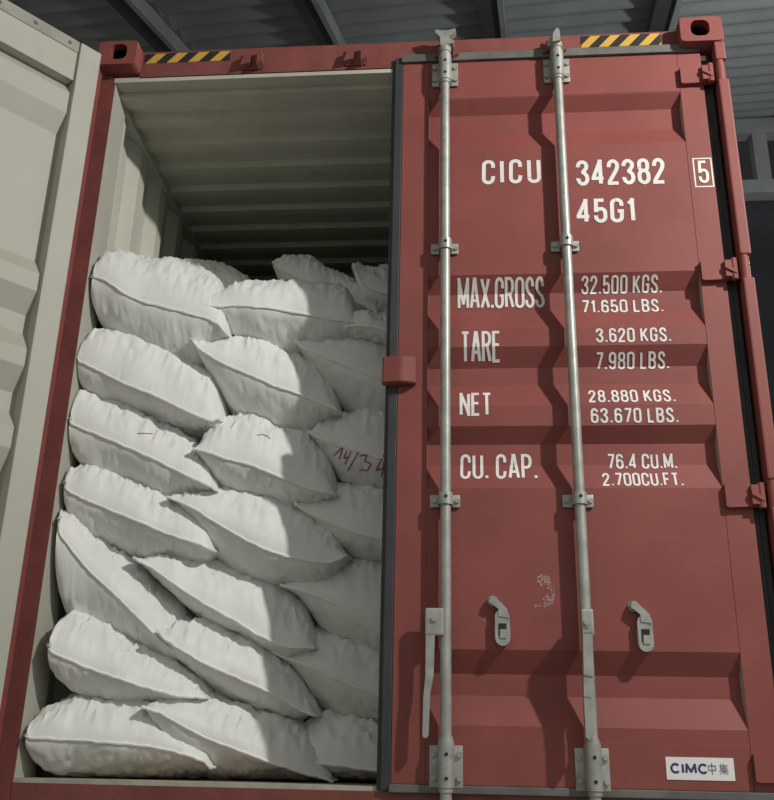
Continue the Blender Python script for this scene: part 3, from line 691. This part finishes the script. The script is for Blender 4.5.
def make_bag(key, yf, D, st, yr=None):
    xs_ = [s[0] for s in st]; zs_ = [s[1] for s in st]; ht = [s[2] for s in st]; hb = [s[3] for s in st]
    x0, x1 = xs_[0], xs_[-1]; seed = Vector((sum(ord(c)*17.3 for c in key), 3.7*ord(key[1]), 0))
    top, bot = [], []
    for i in range(NU+1):
        u = -math.cos(math.pi*i/NU)*.45 + (-1+2*i/NU)*.55
        rt, rb = [], []
        for j in range(NV+1):
            v = -math.cos(math.pi*j/NV)*.6 + (-1+2*j/NV)*.4
            pull = 1 - .045*(1-abs(v)**3)*abs(u)**4
            xx = (x0+x1)/2 + (x1-x0)/2*u
            x = (x0+x1)/2 + (x1-x0)/2*u*pull
            if key[0] == 'L' and u < 0: x -= .034*u*u
            cr = max(0, abs(u)-.82)/.18*max(0, abs(v)-.6)/.4
            x -= math.copysign((.05 if key[0] == 'L' and u < 0 else .016)*cr*cr, u)
            side = .012*noise.noise(Vector((u*2.2, v, 5))+seed)
            y = yf + ((yr or yf)-yf)*(u+1)/2 + D/2 + D/2*v + side*(abs(v)**2)
            zs = interp(xs_, zs_, xx); a = interp(xs_, ht, xx); b = interp(xs_, hb, xx)
            zc = zs + (0.02*(1+v))      # lies slightly uphill into the pile
            e = max(0, 1-abs(u)**9)**.5
            bl = max(0, (-u-.35)/.65)**2 if key[0] == 'L' else 0
            pr = max(0, 1-abs(v)**(2.8+5*bl))**.55*e; pb = max(0, 1-abs(v)**(1.9+4*bl))**(.72-.2*bl)*e
            # pleats from the end seams and from the long seams, plus soft lumps
            pe = math.exp(-(1-abs(u))/.13); pv = math.exp(-(1-abs(v))/.16)
            wr = []
            for k in (0, 1):
                q = seed + Vector((0, 0, 31*k))
                n1 = noise.noise(q+Vector((u*1.5, v*9, 1))); n2 = noise.noise(q+Vector((u*11, v*1.6, 2))); n3 = noise.noise(q+Vector((u*2.6, v*2.2, 3)))
                n4 = 1-abs(noise.noise(q+Vector((u*5+v*3.2, v*3-u*2, 4))))*2
                n5 = noise.noise(q+Vector((u*26, v*2.4, 6))); n6 = 1-abs(noise.noise(q+Vector((u*9-v*2, v*5+u*4, 7))))*2
                wr.append(.024*pe*n1 + .010*pv*n2 + .0055*math.exp(-(1-abs(v))/.3)*n5 + .020*n3 - .006 + .011*max(0, n4-.4)*2 + .008*max(0, n6-.45)*2)
            edge = min(1, (1-abs(v))*9)*min(1, (1-abs(u))*12)
            rt.append(Vector((x, y, zc + a*pr + wr[0]*edge)))
            rb.append(Vector((x, y, zc - b*pb + wr[1]*.45*edge)))
        top.append(rt); bot.append(rb)
    for g in (top, bot):
        for row in g:
            for p in row:
                lim = -1.152 if p.y < .20 else -1.16
                if p.x < lim: p.x = lim
    # lie on what is already in place: soft lift where the cloth would sink into a lower sack
    need = [[0.0]*(NV+1) for _ in range(NU+1)]
    for i in range(NU+1):
        for j in range(NV+1):
            p = bot[i][j]; zmin = .1425
            for bv in placed:
                hit = bv.ray_cast(Vector((p.x, p.y, p.z+.13)), Vector((0, 0, -1)), .132)
                if hit[0] is not None and hit[1].z > 0: zmin = max(zmin, hit[0].z + .002)
            need[i][j] = max(0.0, zmin - p.z)
    lift = [r[:] for r in need]
    for it in range(22):
        nl = []
        for i in range(NU+1):
            a_, c_ = lift[max(i-1, 0)], lift[min(i+1, NU)]; b_ = lift[i]
            nl.append([max(need[i][j]*(1 if it < 14 else .0), (a_[j]+c_[j]+b_[max(j-1, 0)]+b_[min(j+1, NV)]+b_[j])*.2) for j in range(NV+1)])
        lift = nl
    for i in range(NU+1):
        for j in range(NV+1):
            l = lift[i][j]; bot[i][j].z += l
            top[i][j].z += l*.3
            if i in (0, NU) or j in (0, NV): top[i][j].z = bot[i][j].z
            elif top[i][j].z < bot[i][j].z + .003: top[i][j].z = bot[i][j].z + .003
    bm = bmesh.new(); VT, VB = {}, {}
    for i in range(NU+1):
        for j in range(NV+1):
            VT[i, j] = bm.verts.new(top[i][j])
            if i in (0, NU) or j in (0, NV): VB[i, j] = VT[i, j]
            else: VB[i, j] = bm.verts.new(bot[i][j])
    for i in range(NU):
        for j in range(NV):
            bm.faces.new((VT[i, j], VT[i+1, j], VT[i+1, j+1], VT[i, j+1]))
            bm.faces.new((VB[i, j], VB[i, j+1], VB[i+1, j+1], VB[i+1, j]))
    loop = [(i, 0) for i in range(0, NU)] + [(NU, j) for j in range(0, NV)] + [(i, NV) for i in range(NU, 0, -1)] + [(0, j) for j in range(NV, 0, -1)]
    lp = [top[i][j].copy() for i, j in loop]
    placed.append(BVHTree.FromBMesh(bm))
    o = obj('woven_sack', bm, 'bag', None, smooth=True)
    cx, cy, cz = (x0+x1)/2, yf+D/2, min(p.z for r in bot for p in r)
    o.data.transform(Matrix.Translation((-cx, -cy, -cz))); o.location = (cx, cy, cz)
    tag(o, PLACE[key], 'sack', 'white sacks stacked in the container')
    # hem: flat folded edge all round
    bm = bmesh.new(); n = len(lp); ctr = Vector((cx, cy, 0)); rings = []
    for k, p in enumerate(lp):
        d = (lp[(k+1) % n]-lp[k-1]); d.z = 0; nn = Vector((d.y, -d.x, 0)).normalized()
        w = .0045 + .002*noise.noise(Vector((k*.35, 0, 0))+seed); dz = .003*noise.noise(Vector((k*.22, 4, 0))+seed)
        rr_ = .0042 + .0015*noise.noise(Vector((k*.5, 9, 0))+seed)
        q = [p + nn*(w-.002) + nn*rr_*math.cos(t_*math.pi/3) + Vector((0, 0, dz + rr_*1.25*math.sin(t_*math.pi/3))) for t_ in range(6)]
        for t in q: t.x = max(t.x, -1.1545)
        rings.append([bm.verts.new(t) for t in q])
    for k in range(n):
        for c in range(6): bm.faces.new((rings[k][c], rings[k][(c+1) % 6], rings[(k+1) % n][(c+1) % 6], rings[(k+1) % n][c]))
    h = obj('hem', bm, 'hem', o, smooth=True); h.data.transform(Matrix.Translation((-cx, -cy, -cz)))
    return o
sacks = {}
for key, yf, yr, D, st in sorted(BAGS, key=lambda b: sum(s[1] for s in b[4])/len(b[4]) + {'L': 0, 'M': .15, 'R': .25, 'K': .5}[b[0][0]] + (.15 if b[0] == 'M6' else 0)):
    sacks[key] = (make_bag(key, yf, D, st, yr), placed[-1])

# pen marks, drawn on the cloth
def pen(key, lines, matn, rad, name):
    o, bv = sacks[key]; bm = bmesh.new()
    eye = Vector((.24, -3.0, .21))
    for ln in lines:
        pts = []
        for i in range(len(ln)-1):
            for t in range(6):
                a = Vector((ln[i][0], .16, ln[i][1])); b = Vector((ln[i+1][0], .16, ln[i+1][1]))
                p = a.lerp(b, t/6); d = (p-eye).normalized(); hit = bv.ray_cast(p-d*.4, d, 1.2)
                if hit[0] is not None: pts.append(hit[0]-d*.0012)
        if len(pts) > 1: tube(bm, pts, rad, 6)
    bmesh.ops.translate(bm, verts=bm.verts[:], vec=-o.location)
    ob = obj(name, bm, matn, o); return ob
pen('R3', [[(-0.2219, 1.201), (-0.1908, 1.2334), (-0.2058, 1.1774)], [(-0.1788, 1.2146), (-0.1883, 1.189), (-0.1648, 1.1948)], [(-0.1636, 1.2125), (-0.1872, 1.1597)], [(-0.1353, 1.2163), (-0.1796, 1.1305)], [(-0.1328, 1.1976), (-0.1066, 1.2024), (-0.1154, 1.1809), (-0.0924, 1.1671), (-0.105, 1.1448), (-0.1379, 1.1488)], [(-0.0482, 1.2021), (-0.075, 1.1457), (-0.0425, 1.1533)], [(-0.0477, 1.1786), (-0.0565, 1.1128)]], 'marker_red', .0026, 'handwriting')['label'] = 'red handwritten 14/34'
pen('L3', [[(-0.9308, 1.2852), (-0.9004, 1.2859), (-0.8696, 1.283)]], 'marker_red', .0018, 'pen_mark')
pen('M3', [[(-0.4991, 1.2763), (-0.478, 1.2782), (-0.4611, 1.2721), (-0.4488, 1.2609)]], 'marker_dark', .0016, 'pen_mark')
